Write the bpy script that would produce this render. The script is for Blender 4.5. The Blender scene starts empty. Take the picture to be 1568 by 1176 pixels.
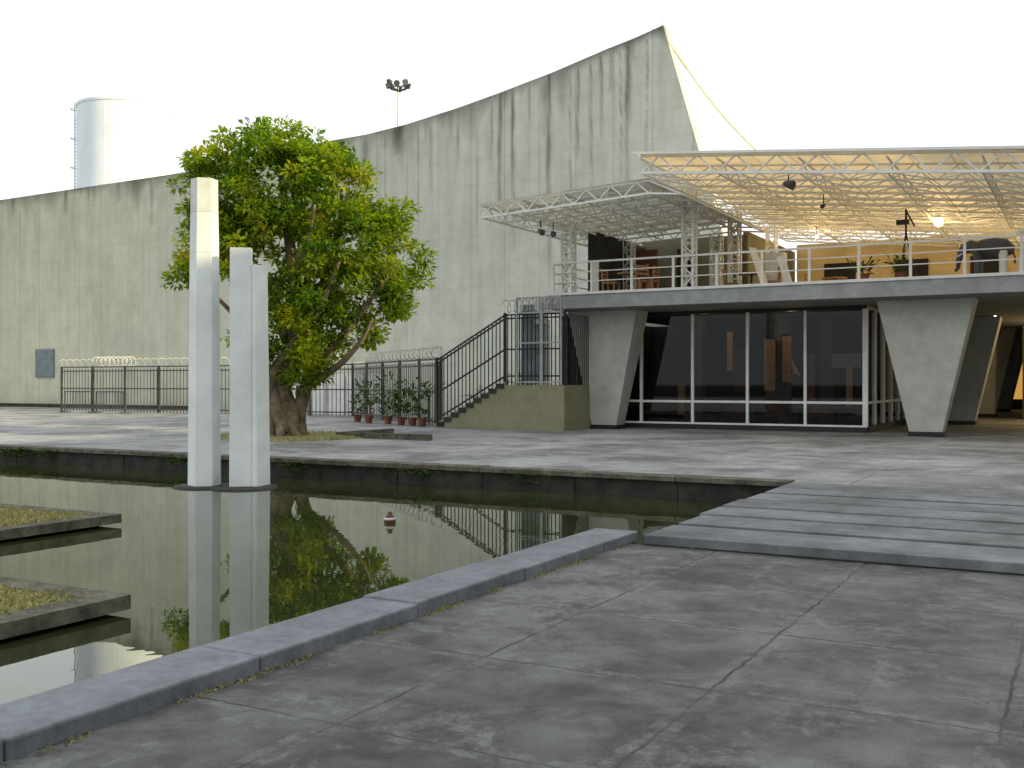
import bpy, math, random
import numpy as np
from mathutils import Vector, Matrix
random.seed(7); rng=np.random.default_rng(7)
SC=bpy.context.scene
ROT=math.radians(-28.9)
CU,SU=math.cos(ROT),math.sin(ROT)
# ---------------------------------------------------------------- materials
def new_mat(name):
    m=bpy.data.materials.new(name); m.use_nodes=True
    nt=m.node_tree; bs=nt.nodes['Principled BSDF']
    return m,nt,bs
def N(nt,t,**kw):
    n=nt.nodes.new(t)
    for k,v in kw.items():
        if k in n.inputs: n.inputs[k].default_value=v
        else: setattr(n,k,v)
    return n
def math_(nt,op,a,b=None,c=None,clamp=False):
    n=nt.nodes.new('ShaderNodeMath'); n.operation=op; n.use_clamp=clamp
    for i,x in enumerate((a,b,c)):
        if x is None: continue
        if isinstance(x,(int,float)): n.inputs[i].default_value=x
        else: nt.links.new(x,n.inputs[i])
    return n.outputs[0]
def noise(nt,scale,detail=5,rough=.55,vec=None,dist=0):
    n=N(nt,'ShaderNodeTexNoise'); n.inputs['Scale'].default_value=scale
    n.inputs['Detail'].default_value=detail; n.inputs['Roughness'].default_value=rough
    n.inputs['Distortion'].default_value=dist
    if vec is not None: nt.links.new(vec,n.inputs['Vector'])
    return n.outputs['Fac']
def ramp(nt,fac,stops):
    r=nt.nodes.new('ShaderNodeValToRGB'); e=r.color_ramp.elements
    while len(e)>1: e.remove(e[-1])
    e[0].position=stops[0][0]; c=stops[0][1]; e[0].color=(*c,1) if len(c)==3 else c
    for p,c in stops[1:]:
        x=e.new(p); x.color=(*c,1)
    nt.links.new(fac,r.inputs['Fac']); return r.outputs['Color']
def mixc(nt,fac,a,b,mode='MIX'):
    n=nt.nodes.new('ShaderNodeMix'); n.data_type='RGBA'; n.blend_type=mode
    for i,x in ((0,fac),(6,a),(7,b)):
        if isinstance(x,(int,float)): n.inputs[i].default_value=x
        elif isinstance(x,tuple): n.inputs[i].default_value=(*x,1)
        else: nt.links.new(x,n.inputs[i])
    return n.outputs[2]
def simple(name,col,rough=.7,var=.25,scale=3,bump=.0,metal=0,scale2=None,spec=.4,amt2=.5):
    m,nt,bs=new_mat(name)
    tc=N(nt,'ShaderNodeTexCoord').outputs['Object']
    f=noise(nt,scale,6,.6,tc)
    lo=tuple(c*(1-var) for c in col); hi=tuple(min(1,c*(1+var)) for c in col)
    c=ramp(nt,f,[(.36,lo),(.64,hi)])
    if scale2:
        f2=noise(nt,scale2,5,.65,tc); c=mixc(nt,amt2,c,ramp(nt,f2,[(.38,(.55,.55,.53)),(.6,(1,1,1))]),'MULTIPLY')
    nt.links.new(c,bs.inputs['Base Color'])
    bs.inputs['Roughness'].default_value=rough; bs.inputs['Metallic'].default_value=metal
    bs.inputs['Specular IOR Level'].default_value=spec
    if bump:
        b=N(nt,'ShaderNodeBump'); b.inputs['Strength'].default_value=bump; b.inputs['Distance'].default_value=.02
        nt.links.new(f,b.inputs['Height']); nt.links.new(b.outputs[0],bs.inputs['Normal'])
    return m
def emis(name,col,s):
    m,nt,bs=new_mat(name); bs.inputs['Base Color'].default_value=(*col,1)
    bs.inputs['Emission Color'].default_value=(*col,1); bs.inputs['Emission Strength'].default_value=s
    return m
def lines(nt,coord,period,width,offs=0.):
    x=math_(nt,'DIVIDE',math_(nt,'ADD',coord,offs),period)
    x=math_(nt,'FRACT',x); x=math_(nt,'ABSOLUTE',math_(nt,'SUBTRACT',x,.5))
    return math_(nt,'GREATER_THAN',x,.5-width/period/2)

def paving_mat(name,base,tile,jw,dark=(.018,.018,.016),contrast=1.0,jn_amt=-1.0,bloom=.75):
    m,nt,bs=new_mat(name)
    tc=N(nt,'ShaderNodeTexCoord').outputs['Object']
    wv=N(nt,'ShaderNodeTexNoise'); nt.links.new(tc,wv.inputs['Vector']); wv.inputs['Scale'].default_value=5.
    vm=N(nt,'ShaderNodeVectorMath',operation='MULTIPLY_ADD'); nt.links.new(wv.outputs['Color'],vm.inputs[0])
    vm.inputs[1].default_value=(.05,.05,0); nt.links.new(tc,vm.inputs[2])
    sp=N(nt,'ShaderNodeSeparateXYZ'); nt.links.new(vm.outputs[0],sp.inputs[0])
    l1=lines(nt,sp.outputs[0],tile,jw,.35); l2=lines(nt,sp.outputs[1],tile,jw,.2)
    j=math_(nt,'MAXIMUM',l1,l2)
    b1=lines(nt,sp.outputs[0],tile,jw*8,.35); b2=lines(nt,sp.outputs[1],tile,jw*8,.2); jb=math_(nt,'MAXIMUM',b1,b2)
    jn=noise(nt,1.1,4,.65,tc); j=math_(nt,'MULTIPLY',j,math_(nt,'MULTIPLY_ADD',jn,3.4,jn_amt,True))
    fl=N(nt,'ShaderNodeVectorMath',operation='FLOOR')
    ml=N(nt,'ShaderNodeVectorMath',operation='MULTIPLY_ADD'); nt.links.new(tc,ml.inputs[0]); ml.inputs[1].default_value=(1/tile,1/tile,0); ml.inputs[2].default_value=(.35/tile+.5,.2/tile+.5,0)
    nt.links.new(ml.outputs[0],fl.inputs[0]); wn=N(nt,'ShaderNodeTexWhiteNoise'); wn.noise_dimensions='2D'; nt.links.new(fl.outputs[0],wn.inputs['Vector'])
    n1=noise(nt,.45,8,.65,tc,.5); n2=noise(nt,1.9,10,.72,tc,.3); n3=noise(nt,70,3,.7,tc); n4=noise(nt,1.5,9,.72,tc,.6); n5=noise(nt,7,8,.75,tc)
    c=ramp(nt,n1,[(.38,tuple(x*.55 for x in base)),(.5,base),(.62,tuple(x*1.35 for x in base))])
    c=mixc(nt,contrast,c,ramp(nt,n2,[(.37,(.3,.3,.3)),(.46,(.72,.72,.72)),(.53,(1.08,1.08,1.06)),(.6,(1.3,1.3,1.28))]),'MULTIPLY')
    bl=ramp(nt,n4,[(.5,(0,0,0)),(.58,(1,1,1))]); bl=math_(nt,'MULTIPLY',bl,math_(nt,'MULTIPLY_ADD',n5,6.,-2.7,True))
    bl2=math_(nt,'MULTIPLY',jb,math_(nt,'MULTIPLY_ADD',n5,6.,-2.8,True)); bl=math_(nt,'MAXIMUM',bl,math_(nt,'MULTIPLY',bl2,.8))
    c=mixc(nt,math_(nt,'MULTIPLY',bl,bloom),c,tuple(min(.6,x*2.5) for x in base))
    c=mixc(nt,.6,c,ramp(nt,n3,[(.3,(.55,.55,.55)),(.7,(1.35,1.35,1.35))]),'MULTIPLY')
    c=mixc(nt,.4,c,ramp(nt,wn.outputs['Value'],[(0,(.6,.6,.6)),(1,(1.2,1.2,1.2))]),'MULTIPLY')
    c=mixc(nt,j,c,dark)
    nt.links.new(c,bs.inputs['Base Color'])
    nt.links.new(math_(nt,'MULTIPLY_ADD',n2,.5,.42),bs.inputs['Roughness'])
    b=N(nt,'ShaderNodeBump'); b.inputs['Strength'].default_value=.6; b.inputs['Distance'].default_value=.012
    h=math_(nt,'SUBTRACT',math_(nt,'ADD',n2,math_(nt,'MULTIPLY',n3,.5)),math_(nt,'MULTIPLY',j,1.5))
    nt.links.new(h,b.inputs['Height']); nt.links.new(b.outputs[0],bs.inputs['Normal'])
    return m
M={}
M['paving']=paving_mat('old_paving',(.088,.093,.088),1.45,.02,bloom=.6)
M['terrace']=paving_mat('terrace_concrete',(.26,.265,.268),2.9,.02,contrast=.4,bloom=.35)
M['plank']=simple('plank_concrete',(.16,.168,.175),.8,.35,.9,.3,scale2=5)
M['kerb']=simple('kerb_granite',(.165,.18,.205),.6,.22,2.5,.2,scale2=14)
M['kerbface']=simple('kerb_face',(.105,.1,.075),.9,.45,3,.5,scale2=12)
M['dark_edge']=simple('wet_edge',(.03,.029,.024),.8,.5,3,.4)  # near-black tone for pond edges, undersides, pillar bases, stair edge and wall foot
M['soil']=simple('dark_soil',(.03,.028,.022),.95,.4,4)
M['grass']=simple('dry_grass',(.24,.23,.10),.95,.45,14,.6,scale2=1.6)
M['khaki']=simple('khaki_render',(.25,.245,.15),.85,.1,1.2,.1,scale2=3,amt2=.2)
M['vcol']=simple('column_concrete',(.47,.475,.425),.8,.1,1.0,.15,scale2=2.5,amt2=.3)
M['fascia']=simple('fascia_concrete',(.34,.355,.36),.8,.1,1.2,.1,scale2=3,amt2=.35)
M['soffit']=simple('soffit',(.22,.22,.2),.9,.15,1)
M['white']=simple('white_paint',(.74,.74,.71),.5,.08,3)
M['black']=simple('black_paint',(.012,.012,.013),.5,.2,3)
M['fence']=simple('fence_paint',(.06,.065,.06),.6,.3,3)
M['pillar']=simple('pillar_white_paint',(.72,.77,.77),.6,.05,1.0,.08,scale2=2,amt2=.15)
M['pillar2']=simple('pillar_white_worn',(.64,.67,.65),.65,.08,2.2,.12,scale2=5,amt2=.25)
M['wire']=simple('galvanised_wire',(.5,.5,.46),.4,.1,3,metal=.5)
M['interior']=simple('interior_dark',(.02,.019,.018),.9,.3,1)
M['olive']=simple('olive_wall',(.14,.13,.08),.85,.15,1)
M['cream']=simple('cream_wall',(.58,.46,.25),.85,.12,1)
M['brown']=simple('red_brown_wood',(.14,.05,.025),.6,.3,3)
M['wood']=simple('chair_wood',(.36,.2,.085),.6,.2,5)
M['terracotta']=simple('terracotta',(.2,.08,.045),.8,.2,5)
M['bark']=simple('bark',(.16,.125,.08),.95,.5,3,.9,scale2=9)
M['tank']=simple('tank_paint',(.70,.77,.84),.6,.06,.4)
M['panel']=simple('vent_panel',(.18,.22,.23),.6,.15,3)
M['steel']=simple('steel',(.35,.36,.37),.45,.15,3,metal=.3)
M['darksteel']=simple('dark_steel',(.07,.07,.08),.5,.15,3)
M['yellow']=simple('yellow_rope',(.8,.76,.35),.7,.1,2)
M['lamp']=emis('lamp_lit',(1,.72,.3),14)
M['lamp_s']=emis('downlight_lit',(1,.95,.8),3)
M['warmwin']=emis('warm_window',(.9,.5,.12),.6)
def glassmat():
    m=bpy.data.materials.new('window_glass'); m.use_nodes=True; nt=m.node_tree
    nt.nodes.remove(nt.nodes['Principled BSDF']); out=nt.nodes['Material Output']
    t=N(nt,'ShaderNodeBsdfTransparent'); t.inputs[0].default_value=(.5,.52,.52,1)
    g=N(nt,'ShaderNodeBsdfGlossy'); g.inputs['Roughness'].default_value=.02; g.inputs['Color'].default_value=(.7,.74,.76,1)
    fr=N(nt,'ShaderNodeFresnel'); fr.inputs[0].default_value=1.4
    mx=N(nt,'ShaderNodeMixShader'); nt.links.new(fr.outputs[0],mx.inputs[0]); nt.links.new(t.outputs[0],mx.inputs[1]); nt.links.new(g.outputs[0],mx.inputs[2])
    nt.links.new(mx.outputs[0],out.inputs[0]); return m
M['glass']=glassmat()
def sheetmat(name,col,tr):
    m=bpy.data.materials.new(name); m.use_nodes=True; nt=m.node_tree
    bs=nt.nodes['Principled BSDF']; out=nt.nodes['Material Output']
    tc=N(nt,'ShaderNodeTexCoord').outputs['Object']; f=noise(nt,1.2,5,.6,tc)
    sp=N(nt,'ShaderNodeSeparateXYZ'); nt.links.new(tc,sp.inputs[0])
    l=lines(nt,sp.outputs[0],1.05,.05)
    c=ramp(nt,f,[(.35,tuple(x*.75 for x in col)),(.65,col)]); c=mixc(nt,math_(nt,'MULTIPLY',l,.4),c,(.1,.09,.06))
    nt.links.new(c,bs.inputs['Base Color']); bs.inputs['Roughness'].default_value=.6
    t=N(nt,'ShaderNodeBsdfTranslucent'); nt.links.new(c,t.inputs[0])
    mx=N(nt,'ShaderNodeMixShader'); mx.inputs[0].default_value=tr
    nt.links.new(bs.outputs[0],mx.inputs[1]); nt.links.new(t.outputs[0],mx.inputs[2]); nt.links.new(mx.outputs[0],out.inputs[0]); return m
M['sheet']=sheetmat('canopy_sheet_cream',(.74,.58,.35),.5)
M['sheet_w']=sheetmat('canopy_sheet_white',(.60,.59,.50),.3)
def watermat():
    m,nt,bs=new_mat('pond_water')
    tc=N(nt,'ShaderNodeTexCoord').outputs['Object']
    c=ramp(nt,noise(nt,.5,4,.6,tc),[(.35,(.022,.028,.009)),(.65,(.042,.05,.019))])
    nt.links.new(c,bs.inputs['Base Color']); bs.inputs['Roughness'].default_value=.008
    bs.inputs['IOR'].default_value=1.65; bs.inputs['Specular IOR Level'].default_value=.8
    bs.inputs['Specular Tint'].default_value=(.95,1,.87,1)
    b=N(nt,'ShaderNodeBump'); b.inputs['Strength'].default_value=.035; b.inputs['Distance'].default_value=.02
    nt.links.new(noise(nt,3.,2,.5,tc),b.inputs['Height']); nt.links.new(b.outputs[0],bs.inputs['Normal'])
    return m
M['water']=watermat()
def leafmat(name,stops,tr=.45,tint=(1.9,1.9,.8),clump=None):
    m=bpy.data.materials.new(name); m.use_nodes=True; nt=m.node_tree
    bs=nt.nodes['Principled BSDF']; out=nt.nodes['Material Output']
    g=N(nt,'ShaderNodeNewGeometry'); r_=g.outputs['Random Per Island']
    if clump:
        tc=N(nt,'ShaderNodeTexCoord').outputs['Object']; n=noise(nt,clump,3,.6,tc)
        r_=math_(nt,'ADD',math_(nt,'MULTIPLY',r_,.5),math_(nt,'MULTIPLY_ADD',n,2.4,-.95),None,True)  # clump noise puts sunlit yellow and darker clumps into the leaf colour
    c=ramp(nt,r_,stops)
    nt.links.new(c,bs.inputs['Base Color']); bs.inputs['Roughness'].default_value=.5; bs.inputs['Specular IOR Level'].default_value=.3
    t=N(nt,'ShaderNodeBsdfTranslucent'); c2=mixc(nt,1.,c,tint,'MULTIPLY'); nt.links.new(c2,t.inputs[0])
    mx=N(nt,'ShaderNodeMixShader'); mx.inputs[0].default_value=tr
    nt.links.new(bs.outputs[0],mx.inputs[1]); nt.links.new(t.outputs[0],mx.inputs[2]); nt.links.new(mx.outputs[0],out.inputs[0]); return m
M['leaf']=leafmat('tree_leaves',[(0,(.03,.075,.012)),(.3,(.075,.15,.016)),(.6,(.15,.23,.02)),(.9,(.26,.29,.025)),(1,(.30,.27,.03))],.6,(2.3,2.1,.4),.9)
M['plant']=leafmat('plant_leaves',[(0,(.02,.045,.012)),(.6,(.045,.085,.02)),(1,(.09,.14,.04))],.3)
M['drygrass']=leafmat('grass_blades',[(0,(.13,.14,.04)),(.5,(.27,.25,.09)),(1,(.42,.37,.17))],.3,(1.3,1.3,1))
def wallmat():
    m,nt,bs=new_mat('board_marked_concrete')
    tc=N(nt,'ShaderNodeTexCoord').outputs['Object']
    sp=N(nt,'ShaderNodeSeparateXYZ'); nt.links.new(tc,sp.inputs[0])
    at=N(nt,'ShaderNodeAttribute',attribute_name='stain')
    n1=noise(nt,.12,6,.6,tc); n2=noise(nt,.9,8,.68,tc)
    mp=N(nt,'ShaderNodeMapping'); mp.inputs['Scale'].default_value=(2.2,1,.14); nt.links.new(tc,mp.inputs['Vector'])
    n3=noise(nt,1,7,.7,mp.outputs[0])
    g=math_(nt,'MULTIPLY_ADD',sp.outputs[0],1/45.,63/45.,True)
    warm=mixc(nt,g,(.56,.56,.425),(.60,.615,.555))  # left end tinted warmer: evening glow put into the concrete colour
    c=mixc(nt,.6,warm,ramp(nt,n1,[(.35,(.86,.87,.86)),(.6,(1.05,1.05,1.03))]),'MULTIPLY')
    c=mixc(nt,.5,c,ramp(nt,n2,[(.38,(.8,.8,.78)),(.58,(1.04,1.04,1.04))]),'MULTIPLY')
    c=mixc(nt,.5,c,ramp(nt,n3,[(.36,(.78,.79,.77)),(.56,(1.03,1.03,1.03))]),'MULTIPLY')
    v=lines(nt,sp.outputs[0],1.9,.05); h=lines(nt,sp.outputs[2],1.25,.04)
    c=mixc(nt,math_(nt,'MULTIPLY',v,.32),c,(.2,.2,.17)); c=mixc(nt,math_(nt,'MULTIPLY',h,.14),c,(.2,.2,.17))
    n6=noise(nt,3.5,7,.7,mp.outputs[0])
    sf=math_(nt,'MULTIPLY',at.outputs['Fac'],math_(nt,'MULTIPLY_ADD',n6,3.4,-.55,True))
    c=mixc(nt,sf,c,(.07,.072,.06))
    nt.links.new(c,bs.inputs['Base Color']); bs.inputs['Roughness'].default_value=.9; bs.inputs['Specular IOR Level'].default_value=.2
    return m
M['wall']=wallmat()
# ---------------------------------------------------------------- mesh builder
class MB:
    def __init__(s): s.v=[];s.f=[];s.m=[];s.mats=[]
    def mi(s,m):
        if m not in s.mats: s.mats.append(m)
        return s.mats.index(m)
    def add(s,vs,fs,m):
        o=len(s.v); s.v+= [tuple(x) for x in vs]; i=s.mi(m)
        for f in fs: s.f.append(tuple(o+k for k in f)); s.m.append(i)
    def box(s,a0,a1,b0,b1,z0,z1,m):
        s.add([(a0,b0,z0),(a1,b0,z0),(a1,b1,z0),(a0,b1,z0),(a0,b0,z1),(a1,b0,z1),(a1,b1,z1),(a0,b1,z1)],
          [(0,3,2,1),(4,5,6,7),(0,1,5,4),(1,2,6,5),(2,3,7,6),(3,0,4,7)],m)
    def hexa(s,bot,top,m):
        n=len(bot); s.add(list(bot)+list(top),[tuple(range(n))[::-1],tuple(range(n,2*n))]+[(i,(i+1)%n,n+(i+1)%n,n+i) for i in range(n)],m)
    def beam(s,p,q,w,m,h=None):
        p=Vector(p);q=Vector(q);d=(q-p)
        if d.length<1e-6: return
        d.normalize(); up=Vector((0,0,1)) if abs(d.z)<.95 else Vector((0,1,0))
        x=d.cross(up).normalized()*w/2; y=x.cross(d).normalized()*(h or w)/2
        s.add([p-x-y,p+x-y,p+x+y,p-x+y,q-x-y,q+x-y,q+x+y,q-x+y],[(0,3,2,1),(4,5,6,7),(0,1,5,4),(1,2,6,5),(2,3,7,6),(3,0,4,7)],m)
    def tube(s,pts,rad,m,n=10,wob=0,cap=True,sq=1):
        pts=[Vector(p) for p in pts]
        vs=[]
        for i,p in enumerate(pts):
            d=(pts[min(i+1,len(pts)-1)]-pts[max(i-1,0)]).normalized()
            up=Vector((0,1,0)) if abs(d.y)<.9 else Vector((1,0,0))
            x=d.cross(up).normalized(); y=x.cross(d).normalized()
            for k in range(n):
                t=2*math.pi*k/n; r=rad[i]*(1+wob*math.sin(3*t+i*.7)+wob*.6*math.sin(5*t+i*.3))
                vs.append(p+x*math.cos(t)*r+y*math.sin(t)*r*sq)
        fs=[(i*n+k,i*n+(k+1)%n,(i+1)*n+(k+1)%n,(i+1)*n+k) for i in range(len(pts)-1) for k in range(n)]
        if cap: fs+= [tuple(range(n))[::-1],tuple((len(pts)-1)*n+k for k in range(n))]
        s.add(vs,fs,m)
    def build(s,name,parent=None,rot=True,smooth=False,loc=None,bevel=0):
        me=bpy.data.meshes.new(name); me.from_pydata(s.v,[],s.f)
        for m in s.mats: me.materials.append(M[m])
        me.polygons.foreach_set('material_index',s.m)
        if smooth: me.polygons.foreach_set('use_smooth',[True]*len(s.f))
        me.update(); ob=bpy.data.objects.new(name,me); SC.collection.objects.link(ob)
        if parent: ob.parent=parent
        elif rot: ob.rotation_euler=(0,0,ROT)
        if bevel:
            b=ob.modifiers.new('bev','BEVEL'); b.width=bevel; b.segments=2; b.limit_method='ANGLE'
        return ob
def empty(name,rot=True):
    e=bpy.data.objects.new(name,None); SC.collection.objects.link(e)
    if rot: e.rotation_euler=(0,0,ROT)
    return e
# ---------------------------------------------------------------- ground
g=MB(); g.box(-700,700,-700,900,-1.4,-.9,'soil'); g.build('ground')
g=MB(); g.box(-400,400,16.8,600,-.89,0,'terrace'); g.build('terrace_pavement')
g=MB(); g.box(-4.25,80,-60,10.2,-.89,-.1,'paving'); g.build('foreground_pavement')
g=MB(); g.box(-120,80,-60,16.79,-.88,-.35,'water'); g.build('pond_water')
g=MB(); b=-120.
while b<-4.2:
    L=1.9; g.box(b,min(b+L-.02,-4.15),16.62+random.uniform(-.01,.01),16.798,-.9,-.05,'dark_edge')
    g.box(b,min(b+L-.02,-4.15),16.5+random.uniform(-.015,.015),16.95,-.05,.03+random.uniform(-.006,.006),'kerbface'); b+=L
g.build('pond_far_kerb')
k=MB(); b=-30.
while b<10.3:
    L=1.65; e=min(b+L,10.5); da=random.uniform(-.008,.008); k.box(-4.75+da,-4.25+da,b+.006,e-.006,-.12,0+random.uniform(-.006,.006),'kerb'); b+=L
k.box(-4.72,-4.27,-30,10.48,-.9,-.12,'kerbface')
k.build('pond_kerb',bevel=.015)
k=MB()
for i in range(2200):
    b=random.uniform(0,10.2); a=-4.25+abs(random.gauss(0,.03)); h=random.uniform(.004,.02)
    if math.sin(b*3.1)+math.sin(b*7.7+1)<-.2: continue
    d=random.uniform(0,6.28); w=.008
    k.add([(a-w*math.cos(d),b-w*math.sin(d),-.1),(a+w*math.cos(d),b+w*math.sin(d),-.1),(a+random.uniform(-.02,.02),b+random.uniform(-.02,.02),-.1+h)],[(0,1,2)],'drygrass')
k.build('kerb_weeds')
# slab bridge
br=MB(); nb=7; pw=(16.78-10.2)/nb
for i in range(nb):
    b0=10.2+i*pw; ends=[-4.1+random.uniform(-.06,.06),2.4,8.9,15.4,22,40]
    for j in range(5):
        zt=.012+random.uniform(-.005,.005)
        br.box(ends[j]+.006,ends[j+1]-.006,b0+(.0 if i==0 else .065),b0+pw-.065,-.09,zt,'plank')
br.box(-3.5,40,10.4,16.7,-.9,-.24,'dark_edge')
br.build('slab_footbridge',bevel=.01)
def island(name,a0,a1,b0,b1):
    i=MB(); z=-.19; w=.28
    i.box(a0,a1,b1-w,b1,-.31,z,'kerbface'); i.box(a0,a1,b0,b0+w,-.31,z,'kerbface')
    i.box(a1-w,a1,b0+w,b1-w,-.31,z,'kerbface'); i.box(a0,a0+w,b0+w,b1-w,-.31,z,'kerbface')
    i.box(a0+w,a1-w,b0+w,b1-w,-.31,z-.01,'grass')
    i.box(a0+.2,a1-.2,b0+.2,b1-.2,-.85,-.312,'dark_edge')
    n=int(min(24000,(min(9,a1-a0))*(b1-b0)*900))
    for q in range(n):
        a=random.uniform(max(a0,a1-9)+.1,a1-.12); b=random.uniform(b0+.1,b1-.12)
        if min(a1-a,b1-b)<w and random.random()<.75: continue
        h=random.uniform(.01,.035); t=random.uniform(0,6.3); w2=.013
        i.add([(a-w2*math.cos(t),b-w2*math.sin(t),z-.012),(a+w2*math.cos(t),b+w2*math.sin(t),z-.012),(a+random.uniform(-.05,.05),b+random.uniform(-.05,.05),z+h)],[(0,1,2)],'drygrass')
    i.build(name)
island('grass_island',-30,-11.5,7.3,9.86)
island('grass_island',-10.8,-7.06,0,6.15)
# ---------------------------------------------------------------- pond pillars
def poly(cx,cy,r,n,ph,z,sx=1,sy=1): return [(cx+sx*r*math.cos(ph+2*math.pi*i/n),cy+sy*r*math.sin(ph+2*math.pi*i/n),z) for i in range(n)]
PX,PY=-5.74,19.5
p=MB(); zs=[-.33,4.0,4.75,5.38]; rs=[.30,.265,.252,.245]
for i in range(3):
    p.hexa(poly(PX,PY,rs[i],6,.25,zs[i]),poly(PX,PY,rs[i+1],6,.25,zs[i+1]-.003),'pillar' if i!=2 else 'pillar2')
p.hexa(poly(PX,PY,.6,14,0,-.37),poly(PX,PY,.55,14,0,-.32),'dark_edge')
p.build('pond_pillar',rot=False,bevel=.004)
qx,qy=-5.0,19.3
p=MB()
def sq(cx,cy,wx,wy,an,z):
    c,s=math.cos(an),math.sin(an); return [(cx+c*x-s*y,cy+s*x+c*y,z) for x,y in ((-wx,-wy),(wx,-wy),(wx,wy),(-wx,wy))]
p.hexa(sq(qx,qy,.20,.13,.12,-.33),sq(qx,qy,.19,.12,.12,4.07),'pillar')
p.hexa(sq(qx+.33,qy+.1,.07,.22,-.35,-.33),sq(qx+.30,qy+.1,.06,.2,-.35,3.76),'pillar')
p.hexa(sq(qx-.20,qy+.26,.055,.16,.3,-.33),sq(qx-.2,qy+.26,.05,.15,.3,3.74),'pillar2')
p.hexa(sq(qx+.21,qy+.12,.04,.06,0,-.33),sq(qx+.2,qy+.12,.04,.06,0,3.7),'pillar2')
p.hexa(poly(qx+.03,qy,.65,14,0,-.37),poly(qx+.03,qy,.6,14,0,-.318),'dark_edge')
p.build('pond_pillar',rot=False,bevel=.006)
p=MB()
c=Vector(((597-784)/1600*14.5,14.5,-.33))
p.tube([c+Vector((0,0,-.06)),c+Vector((0,0,.05)),c+Vector((0,0,.08)),c+Vector((0,0,.13))],[.08,.08,.04,.03],'brown',10)
p.tube([c+Vector((0,0,.02)),c+Vector((0,0,.052))],[.083,.083],'white',10); p.build('floating_bottle',rot=False,smooth=True)
# ---------------------------------------------------------------- hall wall
xs_p=[-120,-62.8,-46.1,-41,-36,-33,-30.5,-27.4,-25,-22.3,-19.45,-18,-16.6]
zs_p=[13.4,13.6,13.8,14.1,14.42,14.5,14.72,15.17,15.6,16.15,16.85,17.15,17.5]
ncol=620; nrow=80
A=np.linspace(-80,-16.6,ncol)
T=np.interp(A,xs_p,zs_p)
streaks=[(765,6.5,.09,1.),(785,8,.08,1.),(840,10,.10,1.),(836,3,.26,.6),(885,4.5,.06,.9),(920,4,.07,.8),(962,3.8,.12,1.),(960,8,.08,.9),(935,2,.1,.6),(990,9,.05,.7),(610,1.5,.45,1.),(700,3,.07,.8),(560,2.6,.18,.7),(660,4,.06,.7),(232,3,.12,.7),(100,1.5,.2,.8),(300,1,.3,.7),(515,1.6,.3,.9),(20,1,.25,.8),(180,1.2,.3,.7),(950,13,.04,.6),(730,9,.035,.5),(873,12,.035,.6),(905,9,.05,.6),(640,7,.04,.6),(590,4,.06,.7),(810,5,.05,.6),(752,4,.05,.6)]
def a44(x): k_=(x-784)/1600; return (38.5*k_-21.25)/(.8755+.483*k_)
verts=[];st=[]
def vnoise(x,seed):
    r=np.random.default_rng(seed).random(4000); i=np.floor(x).astype(int)%3990; f=x-np.floor(x); f=f*f*(3-2*f); return r[i]*(1-f)+r[i+1]*f
col_len=1.1*vnoise(A*1.1,3)**3+1.1*vnoise(A*4,4)**3*vnoise(A*.3,8)+.18
col_amp=.35+.5*vnoise(A*.6,5)
wcurve=np.clip((A+24)/7.4,0,1)**1.5
for j in range(nrow+1):
    t=(j/nrow); t=1-(1-t)**1.6
    z=T*t; depth=T-z
    a=A+wcurve*(17.5-z)*.288*np.where(A>-24,1,0)
    s=np.clip(1-depth/(col_len*2.),0,1)**1.2*col_amp
    for x,L,w,amp in streaks:
        a0=a44(x)
        wob=.03*np.sin(depth*.8+x)+.015*np.sin(depth*3.1)
        prof=np.exp(-((a-a0+wob)/(w*(.8+.6*vnoise(depth*1.5+x,11))))**2)
        s=np.maximum(s,amp*prof*np.clip(1-depth/L,0,1)**.4*(.6+.4*vnoise(depth*1.2+x*3,12)))
    s+= .14*vnoise(a*2.2,21)*np.clip(1-depth/8,0,1)
    s+= .35*np.clip(1-z/1.2,0,1)*vnoise(A*.8,23)
    st.append(np.clip(s,0,.95)); verts.append(np.stack([a,np.full(ncol,44.),z],1))
V=np.concatenate(verts); S=np.concatenate(st)
faces=[]
for j in range(nrow):
    for i in range(ncol-1):
        o=j*ncol+i; faces.append((o,o+1,o+ncol+1,o+ncol))
allv=V.tolist(); allS=S.tolist()
def addv(vv,s): allv.append(vv); allS.append(s); return len(allv)-1
tb=[addv([V[nrow*ncol+i][0],44.6,V[nrow*ncol+i][2]],.8) for i in range(ncol)]
for i in range(ncol-1): faces.append((nrow*ncol+i,nrow*ncol+i+1,tb[i+1],tb[i]))
rb=[addv([V[j*ncol+ncol-1][0],44.6,V[j*ncol+ncol-1][2]],.1) for j in range(nrow+1)]
for j in range(nrow): faces.append((j*ncol+ncol-1,rb[j],rb[j+1],(j+1)*ncol+ncol-1))
lb=addv([-80,44.6,0],0)
faces.append(tuple([lb]+tb+list(reversed(rb[:-1]))))
hall=empty('concrete_theatre_hall')
me=bpy.data.meshes.new('facade_wall'); me.from_pydata(allv,[],faces); me.materials.append(M['wall'])
at=me.attributes.new('stain','FLOAT','POINT'); at.data.foreach_set('value',np.array(allS,dtype=np.float32)); me.update()
ob=bpy.data.objects.new('facade_wall',me); SC.collection.objects.link(ob); ob.parent=hall
h=MB(); h.box(-79.9,-17,44.61,80,-.02,8,'vcol'); h.build('rear_volume',hall)
h=MB()
a0=a44(55);a1=a44(83); h.box(a0,a1,43.9,43.99,1.9,3.7,'panel')
for i in range(9): h.box(a0+.05,a1-.05,43.88,43.9,1.97+i*.19,2.07+i*.19,'panel')
h.box(-79,-45,43.7,43.99,0,.22,'dark_edge')
h.tube([(-18.2,44.3,16.9),(-18.2,44.3,18.7)],[.025,.015],'steel',6); h.tube([(-16.75,44.3,17.4),(-16.75,44.3,17.9)],[.04,.03],'steel',6)
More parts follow.
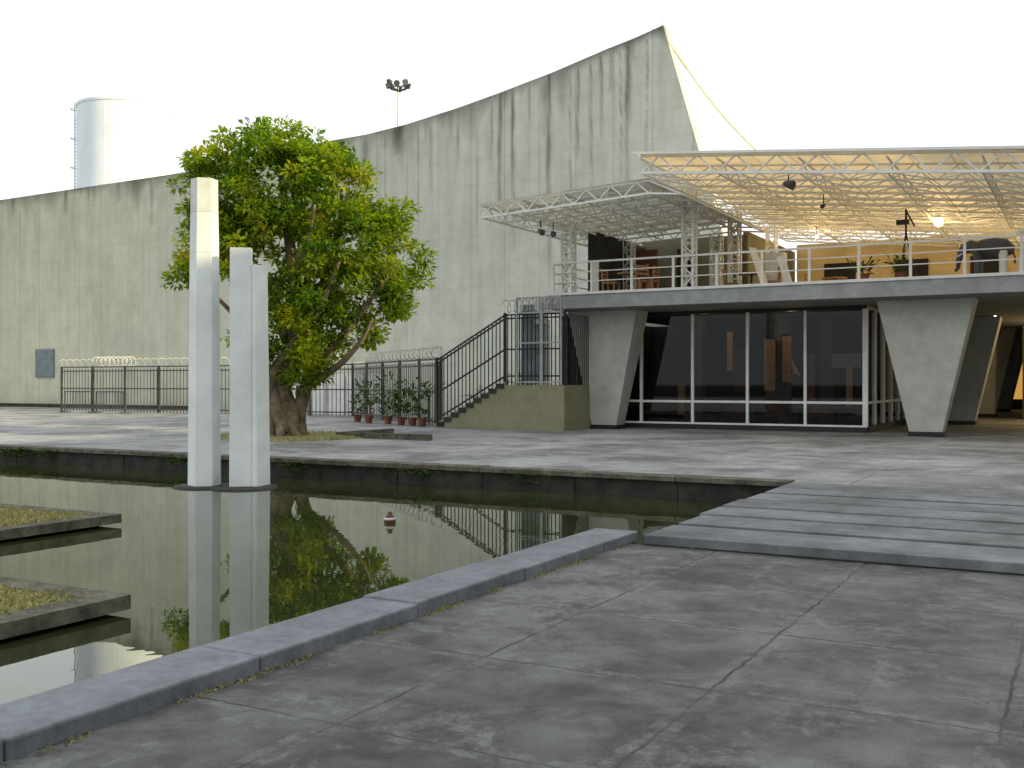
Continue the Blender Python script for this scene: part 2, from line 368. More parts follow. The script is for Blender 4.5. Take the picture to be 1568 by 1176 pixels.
h.tube([(-17.2,44.3,17.2),(-17.2,44.3,17.5)],[.04,.04],'steel',6)
h.build('wall_fittings',hall)
c=MB(); P0=Vector((-16.3,43.9,16.7)); P1=Vector((-8.6,34.5,8.2))
pts=[P0.lerp(P1,t/16)+Vector((0,0,-.45*math.sin(math.pi*t/16))) for t in range(17)]
c.tube(pts,[.035]*17,'yellow',6,cap=False); c.tube(pts[1:4],[.06]*3,'yellow',6); c.build('yellow_rope')
# tank
t=MB(); cx,cy=-33.2,90
n=64; R=4.0; zt=24.9
ring=lambda r,z:[(cx+r*math.cos(2*math.pi*i/n),cy+r*math.sin(2*math.pi*i/n),z) for i in range(n)]
t.hexa(ring(R,-.5),ring(R,zt),'tank'); t.hexa(ring(R+.06,zt),ring(R+.06,zt+.22),'tank'); t.hexa(ring(R,zt+.22),ring(.3,zt+1.0),'tank')
lx,ly=cx-R-.12,cy-.6
for s in(-.2,.2): t.beam((lx,ly+s,0),(lx,ly+s,zt+.6),.07,'steel')
for i in range(82): t.beam((lx,ly-.2,i*.3),(lx,ly+.2,i*.3),.04,'steel')
for i in range(10): 
    z=zt-i*2.5
    t.beam((lx-.35,ly-.3,z),(lx-.35,ly+.3,z),.05,'steel'); t.beam((lx-.35,ly-.3,z),(lx,ly-.3,z),.05,'steel'); t.beam((lx-.35,ly+.3,z),(lx,ly+.3,z),.05,'steel')
t.build('water_tank',rot=False)
t=MB(); mx,my=-10.9,100; t.tube([(mx,my,0),(mx,my,29.8)],[.2,.06],'steel',10)
t.tube([(mx+.8*math.cos(q*math.pi/6),my+.8*math.sin(q*math.pi/6),29.7) for q in range(13)],[.06]*13,'darksteel',6)
for q in range(8):
    an=q*2*math.pi/8; x=mx+.95*math.cos(an); y=my+.95*math.sin(an); z=29.95+.2*(q%2)
    t.beam((mx,my,29.4),(x,y,z-.2),.08,'darksteel'); 
    d=Vector((math.cos(an),math.sin(an),-.35)).normalized(); c0=Vector((x,y,z))
    t.tube([c0-d*.2,c0,c0+d*.22],[.12,.25,.3],'darksteel',10)
t.build('floodlight_mast',rot=False)
# ---------------------------------------------------------------- pavilion
pav=empty('restaurant_pavilion')
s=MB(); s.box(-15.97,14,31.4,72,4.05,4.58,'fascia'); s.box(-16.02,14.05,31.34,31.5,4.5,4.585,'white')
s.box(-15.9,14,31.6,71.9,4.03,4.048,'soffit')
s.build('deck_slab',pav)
v=MB()
def vcol(a,b,wt=1.28,wb=.46,tt=.55,tb=.36):
    z0,z1=.12,4.03
    v.hexa([(a-wb,b-tb,z0),(a+wb,b-tb,z0),(a+wb,b+tb,z0),(a-wb,b+tb,z0)],[(a-wt,b-tt,z1),(a+wt,b-tt,z1),(a+wt,b+tt,z1),(a-wt,b+tt,z1)],'vcol')
    v.box(a-wb-.03,a+wb+.03,b-tb-.03,b+tb+.03,0,.14,'black')
vcol(-14.5,33.1)
for i in range(4): vcol(-4.2,33.1+i*9.9,1.35)
for i in range(4): vcol(6,33.1+i*9.9,1.35)
v.build('tapered_columns',pav,bevel=.02)
f=MB(); gl=MB(); bg=34.2; H=4.03
def mull(a,b,w=.1,d=.12,m='white'): f.box(a-w/2,a+w/2,b-d/2,b+d/2,.2,H-.12,m)
ml=[-16.65,-15.55,-13.7,-11.83,-9.93,-8.03,-6.16]
for a in ml: mull(a,bg,.09 if a!=-6.16 else .16)
f.box(-16.7,-6.1,bg-.07,bg+.07,.0,.2,'black'); f.box(-16.7,-6.1,bg-.09,bg+.05,.17,.23,'white')
f.box(-16.6,-6.2,bg-.05,bg+.05,.9,.98,'white'); f.box(-16.7,-6.1,bg-.05,bg+.05,H-.12,H-.01,'black')
sb=[bg+1.6*i for i in range(1,9)]
for b in sb: f.box(-6.24,-6.1,b-.05,b+.05,.2,H-.12,'white')
f.box(-6.25,-6.07,bg+.08,47,0,.2,'black'); f.box(-6.2,-6.12,bg+.08,47,.9,.98,'white'); f.box(-6.2,-6.12,bg+.08,47,H-.12,H-.01,'black')
f.build('window_frames',pav)
gl.add([(-16.6,bg+.01,.2),(-6.2,bg+.01,.2),(-6.2,bg+.01,H-.1),(-16.6,bg+.01,H-.1)],[(0,1,2,3)],'glass')
gl.add([(-6.16,bg+.1,.2),(-6.16,47,.2),(-6.16,47,H-.1),(-6.16,bg+.1,H-.1)],[(0,1,2,3)],'glass')
gl.build('window_panes',pav)
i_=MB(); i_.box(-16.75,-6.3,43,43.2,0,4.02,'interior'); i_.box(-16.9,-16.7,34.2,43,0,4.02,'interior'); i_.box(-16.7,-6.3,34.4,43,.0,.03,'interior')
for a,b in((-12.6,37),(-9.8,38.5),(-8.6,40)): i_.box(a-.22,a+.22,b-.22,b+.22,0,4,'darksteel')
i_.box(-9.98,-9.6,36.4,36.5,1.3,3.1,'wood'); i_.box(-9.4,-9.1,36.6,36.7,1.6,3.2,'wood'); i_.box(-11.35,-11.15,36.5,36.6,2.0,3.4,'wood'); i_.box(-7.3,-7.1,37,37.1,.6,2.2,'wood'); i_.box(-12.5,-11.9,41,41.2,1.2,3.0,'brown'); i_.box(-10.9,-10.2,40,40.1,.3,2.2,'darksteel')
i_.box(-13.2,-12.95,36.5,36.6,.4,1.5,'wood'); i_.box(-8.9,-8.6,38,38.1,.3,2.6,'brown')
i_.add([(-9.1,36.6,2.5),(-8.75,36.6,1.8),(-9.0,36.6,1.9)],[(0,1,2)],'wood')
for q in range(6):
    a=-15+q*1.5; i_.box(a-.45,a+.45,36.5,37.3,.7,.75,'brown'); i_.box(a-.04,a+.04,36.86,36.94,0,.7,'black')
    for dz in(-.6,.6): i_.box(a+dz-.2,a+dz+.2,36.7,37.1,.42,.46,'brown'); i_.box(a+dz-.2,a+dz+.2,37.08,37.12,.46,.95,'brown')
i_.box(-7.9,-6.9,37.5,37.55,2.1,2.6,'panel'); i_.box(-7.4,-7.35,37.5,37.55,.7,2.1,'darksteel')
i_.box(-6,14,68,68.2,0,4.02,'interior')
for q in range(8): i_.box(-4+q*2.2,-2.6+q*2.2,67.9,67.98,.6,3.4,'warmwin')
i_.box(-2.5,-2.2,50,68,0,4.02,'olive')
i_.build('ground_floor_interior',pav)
for k_,(a,b,z,e,col) in enumerate(((-11.8,35.4,3.7,16,(1,.72,.4)),(-8.8,35.4,3.7,22,(1,.7,.36)),(-.5,46,3.7,260,(1,.7,.3)),(-.5,56,3.7,260,(1,.65,.25)))):  # added fill: two brighten the interior panels, two imitate sun on the columns
    L=bpy.data.lights.new('downlight','POINT'); L.energy=e; L.color=col; L.shadow_soft_size=.12
    o=bpy.data.objects.new('downlight_%d'%k_,L); SC.collection.objects.link(o); o.parent=pav; o.location=(a,b,z)
dl=MB()
for a,b in((-3.2,34.5),(-1.8,38),(-3,42),(-.5,46),(-11.8,35.4),(-8.8,35.4),(-.5,56)):  # deck downlights, plus discs over the added fill lights
    dl.tube([(a,b,4.0),(a,b,4.028)],[.04,.04],'lamp_s',12)
dl.build('soffit_downlights',pav)
r=MB(); bR=31.5; a=-15.8; zD=4.585
while a<13:
    r.beam((a,bR,zD),(a,bR,zD+1.0),.075,'white'); a+=1.42
for hz,w in((1.0,.06),(.68,.032),(.36,.032)): r.beam((-15.85,bR,zD+hz),(13,bR,zD+hz),w,'white')
for b in(33,35,37): r.beam((-15.85,b,zD),(-15.85,b,zD+1),.07,'white')
for hz in(1.0,.68,.36): r.beam((-15.85,bR,zD+hz),(-15.85,38,zD+hz),.04,'white')
r.build('deck_railing',pav)
tp=MB()
def tpost(a,b,z0,z1,w=.34):
    h=w/2; cs=[(a-h,b-h),(a+h,b-h),(a+h,b+h),(a-h,b+h)]
    for x,y in cs: tp.beam((x,y,z0),(x,y,z1),.065,'white')
    n=max(2,round((z1-z0)/.36)); dz=(z1-z0)/n
    for i in range(n):
        for q in range(4):
            p,q2=cs[q],cs[(q+1)%4]
            if i%2: p,q2=q2,p
            tp.beam((*p,z0+i*dz),(*q2,z0+(i+1)*dz),.035,'white'); tp.beam((*cs[q],z0+i*dz),(*cs[(q+1)%4],z0+i*dz),.03,'white')
def zc(a): return 7.82-.092*(a+11.6)
for b in(31.75,36.6,41.6): tpost(-11.1,b,zD,7.75)
for a,b in((-15.35,31.75),(-15.35,37),(-11.9,37)): tpost(a,b,zD,6.95)
for a in(-1,9): tpost(a,43,zD,zc(a))
tp.build('truss_posts',pav)
cn=MB()
def truss(p,q,dep,n,wc=.06,wd=.03,m='white'):
    p=Vector(p);q=Vector(q);dv=Vector((0,0,dep))
    cn.beam(p,q,wc,m); cn.beam(p+dv,q+dv,wc,m)
    for i in range(n):
        x0=p.lerp(q,i/n); x1=p.lerp(q,(i+.5)/n); x2=p.lerp(q,(i+1)/n)
        cn.beam(x0,x1+dv,wd,m); cn.beam(x1+dv,x2,wd,m)
aL,aR_,bF,bB=-11.55,9.,28.8,46.
nb_=14
for i in range(nb_+1):
    b=bF+(bB-bF)*i/nb_
    truss((aL,b,zc(aL)-.05),(aR_,b,zc(aR_)-.05),.42 if i else .5,18,.05 if i else .08,.032 if i else .045)
for a in np.arange(aL,aR_+.1,2.3):
    truss((a,bF,zc(a)-.05),(a,bB,zc(a)-.05),.4,14,.045,.03)
for i in range(nb_):
    b=bF+(bB-bF)*i/nb_; b2=bF+(bB-bF)*(i+1)/nb_
    for q in range(9):
        a=aL+q*2.28; cn.beam((a,b,zc(a)-.05),(a+1.14,b2,zc(a+1.14)-.05),.03,'white'); cn.beam((a+1.14,b2,zc(a+1.14)-.05),(a+2.28,b,zc(a+2.28)-.05),.03,'white')
cn.add([(aL-.15,bF-.25,zc(aL)+.5),(aR_,bF-.25,zc(aR_)+.5),(aR_,bB,zc(aR_)+.5),(aL-.15,bB,zc(aL)+.5)],[(0,1,2,3)],'sheet')
cn.beam((aL-.15,bF-.25,zc(aL)+.5),(aR_,bF-.25,zc(aR_)+.5),.05,'white',.07)
def z1(a): return 6.85+.05*(a+17.1)
a0,a1=-17.0,-11.3; b0,b1=28.8,37.6
for i in range(8):
    b=b0+(b1-b0)*i/7
    truss((a0,b,z1(a0)),(a1,b,z1(a1)),.38,7,.055,.035)
    cn.beam((a1,b,z1(a1)+.38),(a1+1.0,b,z1(a1)-.1),.06,'white'); cn.beam((a1,b,z1(a1)),(a1+1.0,b,z1(a1)-.1),.05,'white')
for a in np.linspace(a0,a1,5): truss((a,b0,z1(a)),(a,b1,z1(a)),.38,10,.05,.03)
cn.beam((a1+1,b0,z1(a1)-.1),(a1+1,b1,z1(a1)-.1),.06,'white')
cn.add([(a0-.12,b0-.1,z1(a0)+.43),(a1,b0-.1,z1(a1)+.43),(a1,b1,z1(a1)+.43),(a0-.12,b1,z1(a0)+.43)],[(0,1,2,3)],'sheet_w')
cn.add([(a1,b0-.1,z1(a1)+.43),(a1+1.05,b0-.1,z1(a1)-.05),(a1+1.05,b1,z1(a1)-.05),(a1,b1,z1(a1)+.43)],[(0,1,2,3)],'sheet_w')
cn.build('space_frame_canopies',pav)
u=MB()
u.box(-15.6,-11.4,39,39.15,zD,7.2,'olive'); u.box(-15.9,-15.5,34.5,39,zD,7.0,'interior'); u.box(-15.45,-14.5,37.8,37.9,zD,6.7,'brown')
u.box(-14.1,-13.3,38.9,38.98,zD,6.8,'interior'); u.box(-11.2,9,46.1,46.3,zD,7.6,'cream'); u.box(-11.5,-11.3,39,46.2,zD,7.3,'olive')
for a in np.arange(-10,9,2.9): u.box(a,a+1.3,46.0,46.08,zD,6.7,'interior')
u.box(-15.2,-14.9,33.2,33.25,zD,zD+1.2,'white')
u.box(-9.8,-9.2,36,36.5,zD,zD+1.5,'white')
u.build('upper_lounge',pav)
fu=MB()
def chair(a,b,an):
    c_,s_=math.cos(an),math.sin(an); R=lambda x,y,z:(a+c_*x-s_*y,b+s_*x+c_*y,zD+z)
    for x in(-.2,.2):
        fu.beam(R(x,-.2,0),R(x,-.2,.45),.05,'wood'); fu.beam(R(x,.2,0),R(x,.28,.95),.05,'wood')
    fu.beam(R(-.22,0,.45),R(.22,0,.45),.46,'wood',.05)
    for z in(.62,.75,.88): fu.beam(R(-.2,.24,z),R(.2,.24,z),.03,'wood',.07)
def table(a,b):
    fu.tube([(a,b,zD+.72),(a,b,zD+.76)],[.45,.45],'wood',14); fu.beam((a,b,zD),(a,b,zD+.72),.07,'black'); fu.tube([(a,b,zD),(a,b,zD+.03)],[.25,.2],'black',10)
for a,b in((-13.8,33.4),(-10.2,35.6),(-8,38.5),(-9,41.5),(-7.5,43),(-3,43)):
    table(a,b); chair(a-.7,b,1.5+random.uniform(-.4,.4)); chair(a+.7,b,-1.5+random.uniform(-.4,.4))
chair(-12.9,32.4,.6)
# folding easel / white leaning boards seen by the rail
fu.beam((-8.9,32.6,zD),(-9.4,32.9,zD+1.3),.3,'white',.03); fu.beam((-8.2,32.8,zD),(-8.5,32.9,zD+1.0),.25,'white',.03)
fu.build('deck_tables_and_chairs',pav)
lm=MB()
def bulb(a,b,z,r,zt):
    lm.tube([(a,b,z-r),(a,b,z-r*.6),(a,b,z),(a,b,z+r*.6),(a,b,z+r)],[r*.3,r*.85,r,r*.85,r*.3],'lamp',12); lm.beam((a,b,z+r),(a,b,zt),.02,'black')
bulbs=[(-4.4,37.5,6.95,.15),(-9.2,41,7.2,.06),(-1,42,6.7,.06)]
for a,b,z,r in bulbs: bulb(a,b,z,r,zc(a))
lm.build('hanging_lamps',pav,smooth=True)
for k_,(a,b,z,r) in enumerate(bulbs):
    L=bpy.data.lights.new('lamp_light','POINT'); L.energy=120; L.color=(1,.7,.34); L.shadow_soft_size=.2
    o=bpy.data.objects.new('lamp_light_%d'%k_,L); SC.collection.objects.link(o); o.parent=pav; o.location=(a,b,z-.45)
sp=MB()
def spot(a,b,z,d,s=.7):
    d=Vector(d).normalized(); c0=Vector((a,b,z)); sp.tube([c0-d*.18*s,c0+d*.02*s,c0+d*.2*s],[.09*s,.14*s,.17*s],'darksteel',12); sp.beam(c0,c0+Vector((0,0,.35)),.03,'black')
spot(-7.45,29.7,7.2,(.9,-.4,-.3),.8); spot(-7.3,33.5,7.15,(-.3,-1,-.5),.45); spot(-15.3,29.6,6.4,(.9,-.5,-.5),.6); spot(-15.0,29.9,6.35,(.6,-1,-.3),.6)
sp.beam((-16,29.2,6.65),(-14.6,30,6.35),.05,'white')
sp.build('canopy_spotlights',pav)
t=MB(); a,b=-4.95,34.2; T0=Vector((a,b,6.7))
for q in range(3): t.beam(T0-Vector((0,0,.5)),(a+.35*math.cos(q*2.1),b+.35*math.sin(q*2.1),zD),.05,'black')
t.beam(T0-Vector((0,0,.7)),T0+Vector((0,0,.25)),.06,'black'); t.beam(T0+Vector((-.28,0,-.15)),T0+Vector((.1,0,-.15)),.2,'black',.14); t.beam(T0+Vector((.0,0,.2)),T0+Vector((.25,0,-.3)),.05,'black')
t.build('tripod_floodlight')
# elephant sculpture on the deck, head towards the left
t=MB(); a,b=-2.45,32.5; z=zD
t.tube([(a-.5,b,z+.72),(a-.42,b,z+.76),(a-.2,b,z+.80),(a+.1,b,z+.80),(a+.38,b,z+.78),(a+.52,b,z+.70),(a+.58,b,z+.62)],[.1,.2,.27,.3,.27,.18,.05],'darksteel',16)
t.tube([(a-.35,b,z+.84),(a-.5,b,z+.88),(a-.66,b,z+.84),(a-.76,b,z+.72),(a-.82,b,z+.5),(a-.85,b,z+.28),(a-.92,b,z+.2)],[.16,.19,.17,.11,.075,.055,.04],'darksteel',14)
for sg in(-1,1):
    t.add([(a-.5,b+sg*.16,z+.98),(a-.38,b+sg*.34,z+.98),(a-.26,b+sg*.4,z+.82),(a-.32,b+sg*.34,z+.6),(a-.5,b+sg*.2,z+.68)],[(0,1,2,3,4)],'darksteel')
    t.tube([(a-.72,b+sg*.08,z+.7),(a-.82,b+sg*.1,z+.62),(a-.95,b+sg*.1,z+.62)],[.03,.025,.01],'white',8)
    for x in(-.3,.34): t.tube([(a+x,b+sg*.15,z+.7),(a+x,b+sg*.16,z+.35),(a+x,b+sg*.16,z+.02),(a+x,b+sg*.16,z)],[.13,.1,.1,.11],'white' if x>0 else 'darksteel',12)
t.tube([(a+.57,b,z+.72),(a+.64,b,z+.5),(a+.63,b,z+.35)],[.03,.02,.03],'darksteel',8)
t.build('elephant_sculpture',smooth=True)
t=MB(); a,b=-1.55,32.3
t.tube([(a,b,zD),(a,b,zD+.5),(a,b,zD+.62),(a+.02,b,zD+1.05),(a,b,zD+1.2)],[.2,.16,.05,.05,.14],'white',10); t.beam((a-.25,b,zD+1.15),(a+.2,b,zD+1.25),.12,'white')
t.build('pedestal_fan')
# ---------------------------------------------------------------- plants
def leafblade(mb,p,dirv,L,w,m):
    d=Vector(dirv).normalized(); sd=d.cross(Vector((0,0,1)));
    if sd.length<.1: sd=Vector((1,0,0))
    sd.normalize(); p=Vector(p); mid=p+d*L*.5+Vector((0,0,L*.06)); e=p+d*L-Vector((0,0,L*.15))
    mb.add([p,mid+sd*w,e,mid-sd*w],[(0,1,2,3)],m)
def bush(name,a,b,z,r,h,n,L,pot=False,palm=False):
    m=MB()
    if pot:
        m.tube([(a,b,z),(a,b,z+.26),(a,b,z+.3)],[.12,.17,.19],'terracotta',12); z+=.28
    for i in range(n):
        if palm:
            t=random.uniform(0,6.28); el=random.uniform(.15,1.4); L2=L*random.uniform(.7,1.2)
            p=Vector((a,b,z+h*.4)); 
            for q in range(8):
                x=q/8*L2; pp=p+Vector((math.cos(t)*math.cos(el)*x,math.sin(t)*math.cos(el)*x,math.sin(el)*x-.35*x*x/L2))
                for sg in(-1,1): leafblade(m,pp,(math.cos(t+sg*.9),math.sin(t+sg*.9),.1),.28*(1-q/12),.025,'plant')
        else:
            t=random.uniform(0,6.28); hh=random.random(); rr=r*math.sqrt(random.random())*(.35+.65*hh); zz=z+h*hh
            leafblade(m,(a+rr*math.cos(t),b+rr*math.sin(t),zz),(math.cos(t),math.sin(t),random.uniform(-.2,1.6)),L*random.uniform(.5,1.3),L*.12,'plant')
    if palm: m.tube([(a,b,z),(a,b,z+h*.4)],[.06,.05],'bark',8)
    m.build(name)
for a,b,h in((-25.6,33.6,.8),(-24.6,33.0,1.2),(-23.4,32.6,1.5),(-22.3,31.9,.9),(-21.6,31.6,1.4),(-20.9,31.2,1.1)):
    bush('potted_plant',a,b,0,random.uniform(.3,.5),h,random.randint(50,90),.45,pot=True)
bush('palm_plant',-19.6,33.6,0,.5,2.2,16,1.2,palm=True); bush('palm_plant',-18.2,33.6,0,.5,3.6,16,1.1,palm=True); bush('palm_plant',-22.8,34.5,0,.5,2.6,16,1.2,palm=True); bush('palm_plant',-26.4,35.5,0,.5,2.0,14,1.1,palm=True)
for a in(-6.0,-4.9): bush('deck_planter',a,33.0,zD,.4,.35,80,.3,pot=True)
m=MB()
for a in(-23.2,-22.7,-14.2,-11.2,-21.9,-8.7,-17.5):
    for i in range(random.randint(25,60)):
        t=random.uniform(0,6.28); leafblade(m,(a+random.gauss(0,.22),16.46+random.gauss(0,.04),-.12+random.uniform(-.12,.08)),(math.cos(t),math.sin(t)-.4,.5),.16,.025,'plant')
m.build('pond_edge_weeds')
# ---------------------------------------------------------------- stairs + gate
s=MB(); F=30.7; Bk=32.1; nst=9
for i in range(nst):
    a0=-19.9+i*.3; s.box(a0,-17.2,F+.14,Bk,i*1.5/nst+(.0 if i==0 else .001),(i+1)*1.5/nst,'vcol' )
s.box(-17.2,-15.0,F,Bk+1,0,1.5,'khaki')
s.hexa([(-20.15,F,0),(-17.2,F,0),(-17.2,F+.14,0),(-20.15,F+.14,0)],[(-20.12,F,.1),(-17.2,F,1.62),(-17.2,F+.14,1.62),(-20.12,F+.14,.1)],'khaki')
for i in range(nst):
    a0=-19.95+i*.3; s.box(a0,a0+.3,F-.03,F+.16,(i)*1.5/nst+.05,(i+1)*1.5/nst+.05,'dark_edge')
def stz(a): return max(0,min(1.5,(a+19.9)/2.7*1.5))
HF=2.36
for bb in(F+.07,):
    a=-20.0
    while a<-17.2: s.beam((a,bb,stz(a)+.15),(a,bb,stz(a)+HF),.028,'black'); a+=.15
    while a<-15.0: s.beam((a,bb,1.5),(a,bb,1.5+HF),.028,'black'); a+=.15
    for hz in(HF,HF-.12,1.2,.3): s.beam((-20,bb,hz),(-17.25,bb,1.5+hz),.05,'black'); s.beam((-17.25,bb,1.5+hz),(-15,bb,1.5+hz),.05,'black')
for a in(-20,-17.25,-15.0): s.beam((a,F+.07,0 if a==-20 else 1.5),(a,F+.07,stz(a)+HF+.1),.08,'black')
for b in np.arange(F+.1,Bk+1,.16): s.beam((-15.0,b,1.5),(-15.0,b,1.5+HF),.03,'black'); s.beam((-17.2,b+.9,1.5),(-17.2,b+.9,1.5+HF),.03,'black')
for a0,a1 in((-16.75,-15.85),(-15.8,-15.1)):
    for x in(a0,a1): s.beam((x,F-.02,1.5),(x,F-.02,4.4),.06,'steel')
    for z in(1.6,2.9,3.9,4.4): s.beam((a0,F-.02,z),(a1,F-.02,z),.05,'steel')
    if a0<-16: s.box(a0,a1,F+.34,F+.36,1.55,4.2,'panel')
    for x in np.arange(a0,a1,.12): s.beam((x,F-.02,3.9),(x,F-.02,4.4),.02,'steel')
s.box(-16.2,-15.75,F+.2,F+.26,3.55,4.45,'white')
def coil(mb,p,q,r,pitch,m='wire'):
    p=Vector(p);q=Vector(q); L=(q-p).length; n=int(L/pitch*8); d=(q-p).normalized(); x=d.cross(Vector((0,0,1))).normalized(); z=Vector((0,0,1)); last=None
    for i in range(n):
        t=i/8*2*math.pi; c0=p.lerp(q,i/n)+(x*math.cos(t)+z*math.sin(t))*r
        if last is not None: mb.beam(last,c0,.022,m)
        last=c0
coil(s,(-17.3,F+.1,4.15),(-15,F+.1,4.15),.22,.25)
s.build('exterior_staircase')
# ---------------------------------------------------------------- fence
fe=MB()
def fence(p,q,H=2.42,bars=.24,post=2.4):
    p=Vector(p);q=Vector(q);L=(q-p).length
    n=int(L/bars)
    for i in range(n+1):
        c0=p.lerp(q,i/n); fe.beam(c0,c0+Vector((0,0,H-.1)),.026,'fence')
    n=round(L/post)
    for i in range(n+1):
        c0=p.lerp(q,i/n); fe.beam(c0,c0+Vector((0,0,H+.05)),.09,'fence'); fe.beam(c0+Vector((0,0,H)),c0+Vector((0,0,H+.45)),.03,'wire')
    for z in(H,H-.22,1.25,.18): fe.beam(p+Vector((0,0,z)),q+Vector((0,0,z)),.06,'fence')
    coil(fe,p+Vector((0,0,H+.24)),q+Vector((0,0,H+.24)),.2,.55)
fence((-50.3,39,0),(-30,39,0)); fence((-30,39,0),(-20.1,31.2,0)); 
coil(fe,(-47.5,39,2.72),(-44.5,39,2.72),.26,.33,'white')  # sunlit stretch of wire, its brightness put in as white colour
fe.build('security_fence')
w=MB(); w.box(-36,-30.2,41.5,41.7,0,2.0,'white');  # white panels stand in for the bright sun patch behind the fence
for a in np.arange(-36,-30.2,1.2): w.box(a,a+.06,41.45,41.5,0,2.05,'steel')
w.build('white_hoarding')
for a0 in(-47.2,-44.8):
    c=MB(); b=36.8
    for x in(a0,a0+2.2): c.tube([(x,b,.1),(x,b,1.1)],[.03,.03],'darksteel',8); c.beam((x,b-.35,.05),(x,b+.35,.05),.06,'darksteel')
    for z in(.25,1.1): c.beam((a0,b,z),(a0+2.2,b,z),.06,'darksteel')
    for x in np.arange(a0+.2,a0+2.2,.2): c.beam((x,b,.25),(x,b,1.1),.022,'darksteel')
    c.build('crowd_barrier')
# ---------------------------------------------------------------- tree
TX,TY=-6.6,30.; px=.01875
tree=empty('shade_tree',rot=False)
tr=MB()
def tp_(x,y,dy=0): return Vector(((x-784)*px,TY+dy,1.6-(y-585)*px))
def limb(pts,r0,r1,wob=.12,n=12):
    P=[tp_(*p) for p in pts]; out=[]
    Q=[P[0]]+P+[P[-1]]
    for i in range(1,len(Q)-2):
        for k_ in range(5):
            t=k_/5; a_,b_,c_,d_=Q[i-1],Q[i],Q[i+1],Q[i+2]
            out.append(.5*((2*b_)+(c_-a_)*t+(2*a_-5*b_+4*c_-d_)*t*t+(3*b_-a_-3*c_+d_)*t**3))
    out.append(P[-1]); m_=len(out); tr.tube(out,[r0+(r1-r0)*(i/(m_-1))**.8 for i in range(m_)],'bark',n,wob)
limb([(432,676,0),(436,640,0),(428,600,0),(440,560,.1),(455,500,0),(450,430,0),(440,340,0),(430,270,0)],.52,.07)
limb([(415,676,-.3),(412,640,-.25),(404,590,-.2),(398,540,-.2),(385,480,-.4),(365,410,-.5),(340,340,-.5)],.32,.06)
limb([(455,676,.2),(456,630,.2),(470,585,.2),(510,530,0),(555,480,-.3),(600,420,-.3)],.28,.05)
limb([(440,660,-.3),(425,615,-.45),(420,575,-.3),(450,530,-.3),(500,470,-.8),(530,400,-1)],.24,.05)
limb([(450,500,0),(490,430,.6),(510,350,1.),(515,280,1)],.2,.04); limb([(440,520,0),(400,440,1.2),(350,380,1.6),(320,330,1.5)],.2,.04)
limb([(450,430,0),(480,380,-1),(500,330,-1.8)],.12,.03); limb([(398,520,0),(350,470,-.3),(305,425,-.4)],.1,.03)
limb([(470,590,.2),(520,560,-.2),(560,520,-.6),(575,490,-.6)],.14,.03)
for q in range(9):
    t=q*.7; c0=tp_(430,668,0); tr.tube([c0+Vector((.35*math.cos(t),.35*math.sin(t),.45)),c0+Vector((.6*math.cos(t),.6*math.sin(t),.08)),c0+Vector((.9*math.cos(t+.2),.9*math.sin(t+.2),-.12))],[.16,.13,.05],'bark',8,.1)
tr.build('trunk_and_limbs',tree,smooth=True)
lobes=[(425,283,110,84,2.2),(340,293,74,70,1.7),(500,298,68,78,1.7),(330,368,60,62,1.5),(430,390,95,75,2.3),(530,370,70,62,1.8),(598,393,52,62,1.3),(560,450,72,48,1.5),(470,462,66,52,1.6),(290,425,24,44,.8),(455,565,40,40,.8),(402,510,34,46,.9),(475,525,50,38,1.),(550,505,34,26,.8),(594,333,34,28,.8),(430,230,74,34,1.3),(520,258,30,30,.9),(300,256,24,24,.7),(612,455,34,34,.9),(642,418,20,24,.5)]
wts=np.array([l[2]*l[3]*l[4] for l in lobes])**.7; wts/=wts.sum()
ncl=540; LV=[];LF=[]
for c in range(ncl):
    l=lobes[rng.choice(len(lobes),p=wts)]
    d=rng.normal(size=3); d/=np.linalg.norm(d); rad=rng.uniform(.6,1.0)
    cx=(l[0]-784)*px+d[0]*rad*l[2]*px; cz=1.6-(l[1]-585)*px+d[2]*rad*l[3]*px; cy=TY+(rng.normal()*.2)+d[1]*rad*l[4]
    cr=rng.uniform(.2,.44); cen=np.array([cx,cy,cz]); nl=int(100*(cr/.38)**1.6)
    sq_=np.array([1.1,1.1,.7])
    for i in range(nl):
        dd=rng.normal(size=3); dd/=np.linalg.norm(dd); dd[2]=dd[2]*.8+.15
        pos=cen+dd*sq_*cr*rng.uniform(.35,1.05)
        ax=dd+rng.normal(size=3)*.45; ax[2]-=.25; ax/=np.linalg.norm(ax)
        sd=np.cross(ax,np.array([rng.normal()*.4,rng.normal()*.4,1.])); sd/=np.linalg.norm(sd)+1e-9
        L=rng.uniform(.13,.25); w_=L*.23
        o=len(LV); nrm=np.cross(sd,ax)
        LV+= [pos,pos+ax*L*.55+sd*w_+nrm*.02,pos+ax*L,pos+ax*L*.55-sd*w_+nrm*.02]; LF.append((o,o+1,o+2,o+3))
me=bpy.data.meshes.new('foliage'); me.from_pydata([tuple(x) for x in LV],[],LF); me.materials.append(M['leaf']); me.update()
ob=bpy.data.objects.new('foliage',me); SC.collection.objects.link(ob); ob.parent=tree
bd=MB(); 
bd.tube([(-20.3,23.4,0.0),(-20.3,23.4,.04),(-20.3,23.4,.08)],[2.3,2.2,1.6],'grass',28,.05); bd.box(-19.0,-15.8,23.9,24.1,0,.16,'kerbface'); bd.box(-19.0,-18.8,24.1,26.5,0,.16,'kerbface')
for q in range(1500):
    t=random.uniform(0,6.28); rr=2.3*math.sqrt(random.random()); a=-20.3+rr*math.cos(t); b=23.4+rr*math.sin(t); h_=random.uniform(.08,.16)
    bd.add([(a-.02,b,.0),(a+.02,b,.0),(a+random.uniform(-.06,.06),b,h_)],[(0,1,2)],'drygrass')
bd.build('tree_bed')
lf=MB()
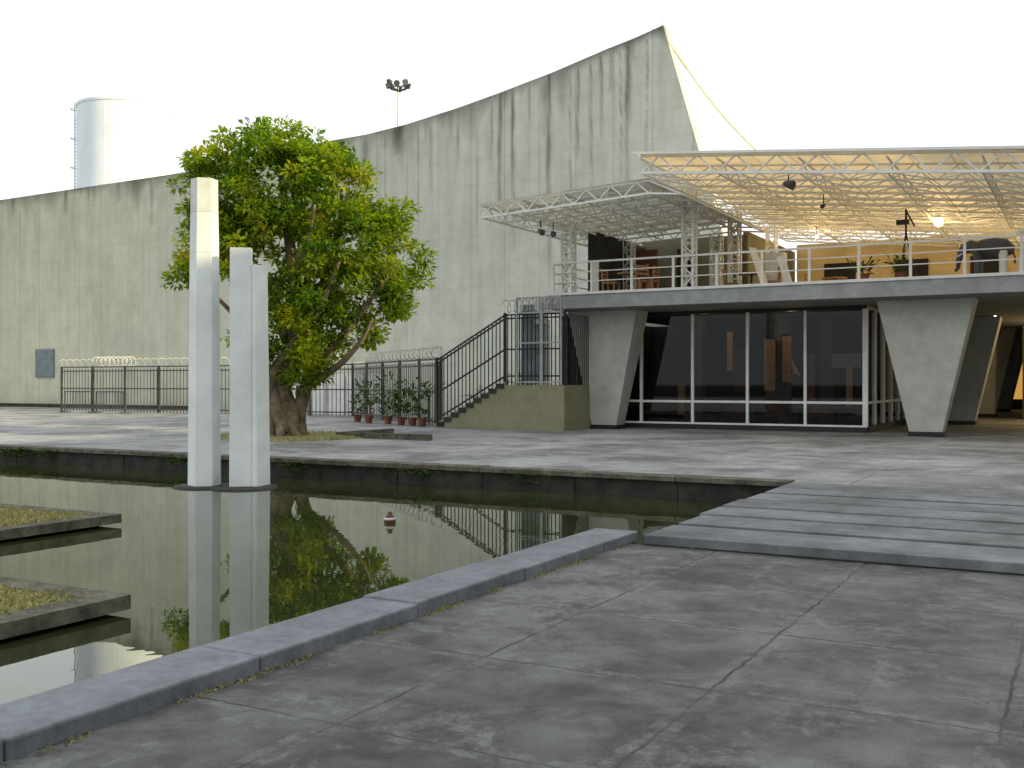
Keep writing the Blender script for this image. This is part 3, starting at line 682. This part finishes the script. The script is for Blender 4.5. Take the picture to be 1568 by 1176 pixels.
for q in range(420):
    a=-20.3+random.gauss(0,3.5); b=22.5+random.gauss(0,2.2); z=.006
    if b<17.1: continue
    t=random.uniform(0,6.28); L=random.uniform(.04,.1); 
    lf.add([(a,b,z),(a+L*math.cos(t),b+L*math.sin(t),z+.012),(a+L*math.cos(t+.8)*.7,b+L*math.sin(t+.8)*.7,z+.004)],[(0,1,2)],'drygrass')
lf.build('fallen_leaves')
# ---------------------------------------------------------------- museum block out of frame to the right (casts the shade)
HB=18.2
mb=MB(); mb.box(25,42,-60,40.5,3.2,HB,'vcol')
for b in np.arange(-56,40,8): mb.hexa([(26,b,-.1),(28,b,-.1),(28,b+.8,-.1),(26,b+.8,-.1)],[(24.6,b,3.2),(30,b,3.2),(30,b+.8,3.2),(24.6,b+.8,3.2)],'vcol')
for b in np.arange(-60,40.5,3): mb.box(24.8,24.98,b,b+.4,3.2,HB,'fascia')
mb.box(25.2,41.8,-60,40.4,-.1,3.19,'interior')
mb.build('museum_block')
# ---------------------------------------------------------------- light
el=math.radians(20); phi=ROT+math.radians(5)
sv=Vector((math.cos(phi)*math.cos(el),math.sin(phi)*math.cos(el),math.sin(el)))
sun=bpy.data.lights.new('sun','SUN'); sun.energy=5; sun.angle=math.radians(.5); sun.color=(1,.84,.46)
so=bpy.data.objects.new('sun',sun); SC.collection.objects.link(so); so.rotation_euler=sv.to_track_quat('Z','Y').to_euler()
w=bpy.data.worlds.new('World'); SC.world=w; w.use_nodes=True; nt=w.node_tree; bg_=nt.nodes['Background']
sk=nt.nodes.new('ShaderNodeTexSky'); sk.sky_type='NISHITA'; sk.sun_disc=False; sk.sun_elevation=el; sk.sun_rotation=math.atan2(sv.x,sv.y)
sk.dust_density=3.5; sk.air_density=1.2
c=mixc(nt,.8,sk.outputs[0],(9.2,9.35,9.4)); nt.links.new(c,bg_.inputs[0]); bg_.inputs[1].default_value=.15
# camera
cam=bpy.data.cameras.new('camera'); co=bpy.data.objects.new('camera',cam); SC.collection.objects.link(co)
co.location=(0,0,1.6); co.rotation_euler=(math.pi/2,0,0); cam.sensor_width=36; cam.lens=36*1600/1568; cam.shift_y=-3/1568; cam.clip_end=3000; cam.clip_start=.05
SC.camera=co
SC.view_settings.view_transform='Standard'; SC.view_settings.look='None'; SC.view_settings.exposure=0
